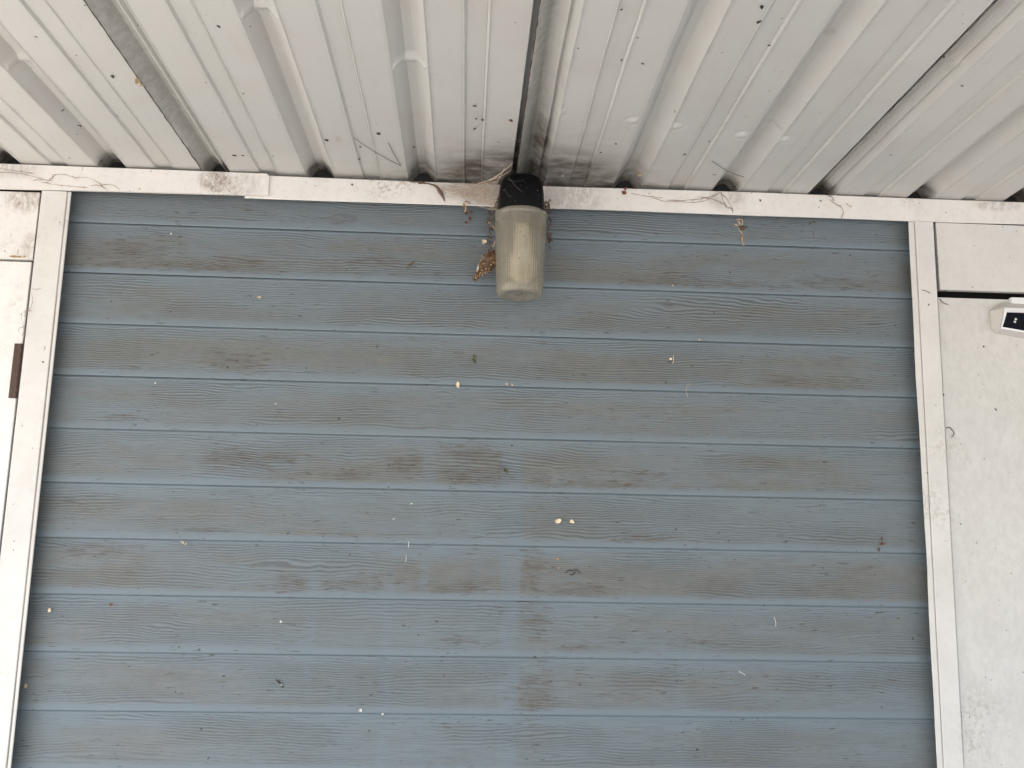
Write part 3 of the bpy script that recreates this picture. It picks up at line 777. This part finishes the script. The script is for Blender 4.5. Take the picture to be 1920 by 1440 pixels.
# specks clinging to the ceiling
roof_bits = [(.793, -.297, .006, "bug"), (.804, -.294, .008, "bug"), (.790, -.343, .008, "bug"), (.852, -.297, .010, "brown_leaf"), (.791, -.259, .007, "bug"),
    (.340, -.107, .009, "bug"), (.096, -.210, .008, "bug"), (.621, -.225, .010, "bug"), (.524, -.190, .010, "bug"), (.680, -.175, .007, "bug"), (1.007, -.507, .005, "bug"),
    (1.040, -.499, .005, "bug"), (1.045, -.221, .006, "bug"), (1.023, -.183, .006, "bug"), (1.208, -.245, .005, "bug"), (1.170, -.657, .008, "bug"),
    (1.178, -.622, .008, "bug"), (1.211, -.564, .006, "bug"), (.425, -.550, .007, "bug"), (.220, -.392, .009, "bug"), (.356, -.108, .006, "bug"), (.574, -.111, .007, "bug"), (.582, -.166, .006, "bug"), (1.550, -.219, .005, "bug"), (1.473, -.556, .006, "bug"), (.985, -.636, .005, "bug")]
bug_labels = ["left of the close pair of dark insects by the central ceiling seam",
    "right of the close pair of dark insects by the central ceiling seam",
    "dark insect just above the close pair left of the central seam",
    "large brown dead insect beside the open central ceiling seam",
    "dark insect just below the close pair left of the central seam",
    "dark insect by the wall above the lap of the two fascia boards",
    "dark insect in the first whole rib from the left, left of the gritty seam",
    "dark oval insect on the pan halfway between fascia lap and the light",
    "dark insect with pale halo beside the rib right of the fascia lap",
    "dark insect in the rib next left of the light",
    "lower dark insect on the groove of the first pan right of the light",
    "dark insect touching the left wall of the first rib right of the light",
    "dark insect on the second strip right of the light, near the wall",
    "dark insect left of the tan egg disc and nearer the light",
    "dark insect on the pan above the bowed dark hair",
    "upper of two dark insects at the top edge, right of the first right rib",
    "lower of two dark insects at the top edge, right of the first right rib",
    "dark insect on a raised groove line below the top pair, right of the light",
    "dark insect at the top of the pan right of the gritty left seam",
    "dark insect stuck left of the gritty left seam on the flat pan",
    "dark insect close to the wall on the pan right of the gritty left seam",
    "dark insect near the wall below the long fine hair",
    "dark insect crossed by the top end of the long fine hair",
    "dark insect on the pan beyond the right ceiling seam",
    "dark insect high in the right ceiling seam",
    "dark insect at the top edge on the first pan right of the central seam"]
for i, (x, y, s_, m_) in enumerate(roof_bits):
    bm = bmesh.new(); flake(bm, x, y, ZR+.0003, s_*1.15, s_*.75, 1.1+.9*math.sin(i*2.1), .12, 100+i, 'roof')
    tag(from_bm("dead_insect", bm, M[m_]), bug_labels[i], "insect", "dead insects stuck on the ceiling sheets")
bm = bmesh.new(); flake(bm, 1.114, -.086, ZR+.0003, .010, .010, .2, .05, 71, 'roof', 12)
tag(from_bm("egg_disc", bm, M['tan']), "round tan egg disc on the ceiling near the wall, right of the light", "egg disc")
bm = bmesh.new(); flake(bm, .965, -.069, ZR+.0003, .007, .006, .2, .2, 72, 'roof', 7)
tag(from_bm("white_flake", bm, M['chalk']), "white flake on the sooty ceiling just right of the light", "flake")
bm = bmesh.new(); flake(bm, .2595, -.392, ZR-.002, .010, .022, .1, .5, 73, 'roof', 9); flake(bm, .2600, -.375, ZR-.002, .007, .014, .3, .5, 74, 'roof', 9)
tag(from_bm("web_clump", bm, M['tan']), "tan fluff caught in the left ceiling seam", "fluff")

# bagworm cocoon and stalks on the left of the jar
def cocoon():
    R = empty("cocoon", (.815, -.045, -.075), "brown cocoon covered in leaf bits hanging on the left of the jar shade", "cocoon")
    A = Vector((.842, -.052, -.048)); B = Vector((.797, -.035, -.103))
    bm = bmesh.new(); n = 16; prof = [.0035, .007, .0100, .0130, .0148, .0150, .0142, .0132, .0120, .0102, .0085, .0065, .0045, .0034, .0030, .0022]
    pts = [A+(B-A)*(i/(n-1)) for i in range(n)]
    tube(bm, pts, prof[:n], 14)
    r = random.Random(4)
    for v in bm.verts: v.co += Vector((r.uniform(-1, 1), r.uniform(-1, 1), r.uniform(-1, 1)))*.0020
    from_bm("cocoon_body", bm, M['brown_leaf'], R)
    for mat, cnt, sd in (("brown_leaf", 130, 1), ("leaf", 80, 2), ("straw", 40, 3)):
        bm = bmesh.new(); r = random.Random(sd)
        for i in range(cnt):
            t = r.random(); a = r.uniform(0, 2*math.pi); q = prof[int(t*(n-1))]
            p = A+(B-A)*t + Vector((math.cos(a)*.77, 0, -math.sin(0)*.0))*0
            d = (B-A).normalized(); e1 = d.cross(Vector((0, 1, 0))).normalized(); e2 = d.cross(e1)
            p += (e1*math.cos(a)+e2*math.sin(a))*q*1.03
            flake(bm, p.x, p.y, p.z, r.uniform(.003, .009), r.uniform(.0015, .004), r.uniform(0, 3.1), .5, 200+i+sd*99)
        from_bm("leaf_bits", bm, M[mat], R)
    bm = bmesh.new(); flake(bm, .8035, -.055, -.086, .004, .012, -.25, .2, 5)
    from_bm("white_scale", bm, M['chalk'], R)
cocoon()
debris("straw_stalk", "straw", [lambda bm: tube(bm, arc(.8230, .010, .8320, -.040, -.050, .22, 14, .004, .0002), .0015, 7)], "bent pale stalk caught between jar shade and cocoon", "stalk")
r = random.Random(12)
bm = bmesh.new()
for i in range(90):
    flake(bm, .826+r.uniform(-.009, .006)*(.3+.7*r.random()), -.05+r.uniform(-.02, .01), .030-r.random()*.095, r.uniform(.003, .009), r.uniform(.001, .003), r.uniform(0, 3), .5, 300+i)
tag(from_bm("leaf_debris", bm, M['brown_leaf']), "loose brown leaf debris between cocoon and jar shade", "debris")
bm = bmesh.new()
for i in range(80):
    z = .060-r.random()*.095
    flake(bm, .9350+r.uniform(-.003, .007)+(.004 if z < .02 else 0), -.045+r.uniform(-.02, .01), z, r.uniform(.003, .008), r.uniform(.0015, .004), r.uniform(.8, 2.4), .5, 400+i)
flake(bm, .9440, -.030, -.018, .004, .014, -.4, .4, 500)
tag(from_bm("leaf_debris", bm, M['brown_leaf']), "brown leaf debris hanging down the right side of the light", "debris")
bm = bmesh.new()
for i in range(18):
    a = r.uniform(-.5, 1.05)*1.2; x = LX+r.uniform(-.040, .040); z = .020+r.random()*.055
    flake(bm, x, LY-.0400-.0015, z, r.uniform(.001, .0026), r.uniform(.0005, .0012), r.uniform(0, 3), .2, 600+i, n=6)
for q in range(3):
    x0 = LX+r.uniform(-.035, .0); z0 = .072-r.random()*.03; x1 = x0+r.uniform(.01, .035); z1 = z0-r.uniform(-.01, .04)
    tube(bm, [(x0+(x1-x0)*t, LY-.0425-.002*math.sin(t*3), max(.018, z0+(z1-z0)*t-.004*math.sin(3.14*t))) for t in [i/8 for i in range(9)]], .00014, 4)
tag(from_bm("dust_flecks", bm, M['dust']), "pale flecks stuck to the black canopy of the light", "dust", kind='stuff')

# cobwebs
def web(name, strands, label, mat='strand', rad=.0004, beads=0, seed=1):
    bm = bmesh.new(); r = random.Random(seed)
    for (x0, z0, x1, z1, y, bow) in strands:
        n = max(8, int(math.hypot(x1-x0, z1-z0)/.006)); p = arc(x0, z0, x1, z1, y, bow, n, .003, .0007, r.randint(0, 9999))
        tube(bm, p, [rad*r.uniform(.5, 1.7) for _ in p], 4)
        for q in p:
            if r.random() < beads: bmesh.ops.create_icosphere(bm, subdivisions=1, radius=r.uniform(.0006, .0016), matrix=Matrix.Translation(q))
    return tag(from_bm(name, bm, M[mat]), label, "cobweb")
FY = -.0335
web("cobweb", [(-.126, .091, -.060, .083, FY, -.03), (-.126, .082, -.040, .071, FY, .04), (-.024, .081, .020, .077, FY, .06), (.018, .077, .078, .057, FY, .14), (-.060, .068, -.022, .069, FY, .03), (-.030, .070, -.023, .0745, FY, .1), (-.045, .066, .045, .058, FY, -.03), (-.022, .079, -.026, .072, FY, .2), (.050, .062, .085, .054, FY, .1), (.070, .064, .105, .058, FY, .1)], "dusty cobweb strands across the left end of the fascia", rad=.0004, beads=.10, seed=3)
web("cobweb", [(1.106, .090, 1.170, .083, -.028, -.05), (1.150, .082, 1.205, .076, -.028, -.10), (1.205, .076, 1.285, .097, -.028, -.13), (1.180, .078, 1.285, .094, -.028, -.06), (1.285, .098, 1.312, .056, -.028, .10), (1.240, .088, 1.308, .064, -.028, .06), (1.290, .098, 1.300, .066, -.028, -.1), (1.302, .066, 1.312, .060, -.028, .2)], "sagging dark cobweb on the fascia right of the light", rad=.00045, beads=.10, seed=4)
web("cobweb", [(1.508, .099, 1.520, .090, -.028, .1), (1.512, .092, 1.533, .078, -.028, -.12), (1.533, .078, 1.535, .055, -.028, .12), (1.545, .086, 1.556, .078, -.028, -.2)], "short crooked cobweb strand on the fascia toward the right end", rad=.0007, beads=.16, seed=5)
web("cobweb", [(-.046, -.150, -.038, -.185, -.032, .2), (-.038, -.185, -.047, -.215, -.032, -.3), (-.047, -.200, -.036, -.190, -.032, .3), (-.050, -.215, -.048, -.240, -.032, .2), (-.046, -.222, -.051, -.236, -.032, -.4)], "little dusty cobweb on the left casing edge above the hinge", rad=.0004, beads=.25, seed=6)
web("thread", [(-.042, -.147, -.022, -.146, -.0305, -.1)], "faint thread lying across the left casing", rad=.0003, seed=8)

def big_web():
    R = empty("cobweb", (.80, -.035, .06), "thick tan cobweb stretched over the fascia to the left of the light", "cobweb")
    n, m_ = 60, 24
    U, Vv = np.meshgrid(np.linspace(0, 1, n), np.linspace(0, 1, m_))
    # spans from the fascia (left, narrow) to the canopy's side (right, tall)
    x = .715 + U*.122; top = .094 - .004*U; bot = .085 - .065*U**1.3
    z = bot + (top-bot)*Vv; y = -.031 - .050*U**1.6 - .004*np.sin(Vv*np.pi)
    z = z + .0015*vnoise(x/.01, z/.01, 3)
    dense = np.clip(U*1.5, 0, 1)**.8*np.clip((1-Vv)*6+.25, 0, 1)*np.clip(Vv*8, 0, 1)*np.clip((1-U)*14+.3, 0, 1)
    me = grid_mesh("web_sheet", [(np.stack([x, y, z], -1), {'dense': dense})], ('dense',))
    link("web_sheet", me, M['web'], R, True)
    bm = bmesh.new(); r = random.Random(31)
    for i in range(26):
        a = r.random(); x0 = .720+.06*r.random(); z0 = .094-.028*r.random()
        x1 = .838; z1 = .092-.072*r.random()
        p = [(x0+(x1-x0)*t, -.031-.050*(((x0+(x1-x0)*t)-.715)/.122)**1.6-.001, z0+(z1-z0)*t-.006*math.sin(math.pi*t)*(a-.2)+r.uniform(-.0004, .0004)) for t in [q/14 for q in range(15)]]
        tube(bm, p, [.00032*r.uniform(.5, 1.6) for _ in p], 4)
        for q in p:
            if r.random() < .10: bmesh.ops.create_icosphere(bm, subdivisions=1, radius=r.uniform(.0005, .0013), matrix=Matrix.Translation(q))
    # strands up to the ceiling
    for (xa, za, ya, xb, yb) in ((.800, .090, -.05, .862, -.085), (.812, .088, -.06, .864, -.12), (.830, .080, -.06, .850, -.10)):
        p = [(xa+(xb-xa)*t, ya+(yb-ya)*t, za+(ZR-.001-za)*t-.004*math.sin(math.pi*t)) for t in [q/10 for q in range(11)]]
        tube(bm, p, [.0010, .0012, .0012, .0010, .0010, .0009, .0008, .0008, .0007, .0006, .0004], 5)
    from_bm("web_strand", bm, M['straw'], R)
    n = 30; U, Vv = np.meshgrid(np.linspace(0, 1, n), np.linspace(0, 1, 16))
    x = .932 + U*.045; z = (.034+.03*U) + (.094-(.034+.03*U))*Vv; y = -.060 + .031*U
    dense = .55*(1-U)**.8*np.clip(Vv*8, 0, 1)*np.clip((1-Vv)*5+.2, 0, 1)
    me = grid_mesh("web_sheet", [(np.stack([x, y, z], -1), {'dense': dense})], ('dense',))
    o = link("cobweb", me, M['web'], None, True); tag(o, "thin grey cobweb patch between the light and the fascia on its right", "cobweb")
big_web()
# scratches like threads on the ceiling
for (x0, y0, x1, y1, lab) in ((.575, -.205, .650, -.090, "long fine dark hair on the ceiling sheet left of the light"), (.635, -.190, .652, -.088, "short fine dark hair on the ceiling beside a rib"), (1.235, -.165, 1.315, -.098, "bowed dark hair near the wall on the right ceiling sheets")):
    bm = bmesh.new(); p = [(x0+(x1-x0)*t, y0+(y1-y0)*t+.008*math.sin(math.pi*t), ZR-.0012) for t in [q/16 for q in range(17)]]
    tube(bm, p, .0005, 4); tag(from_bm("hair", bm, M['twig']), lab, "hair")
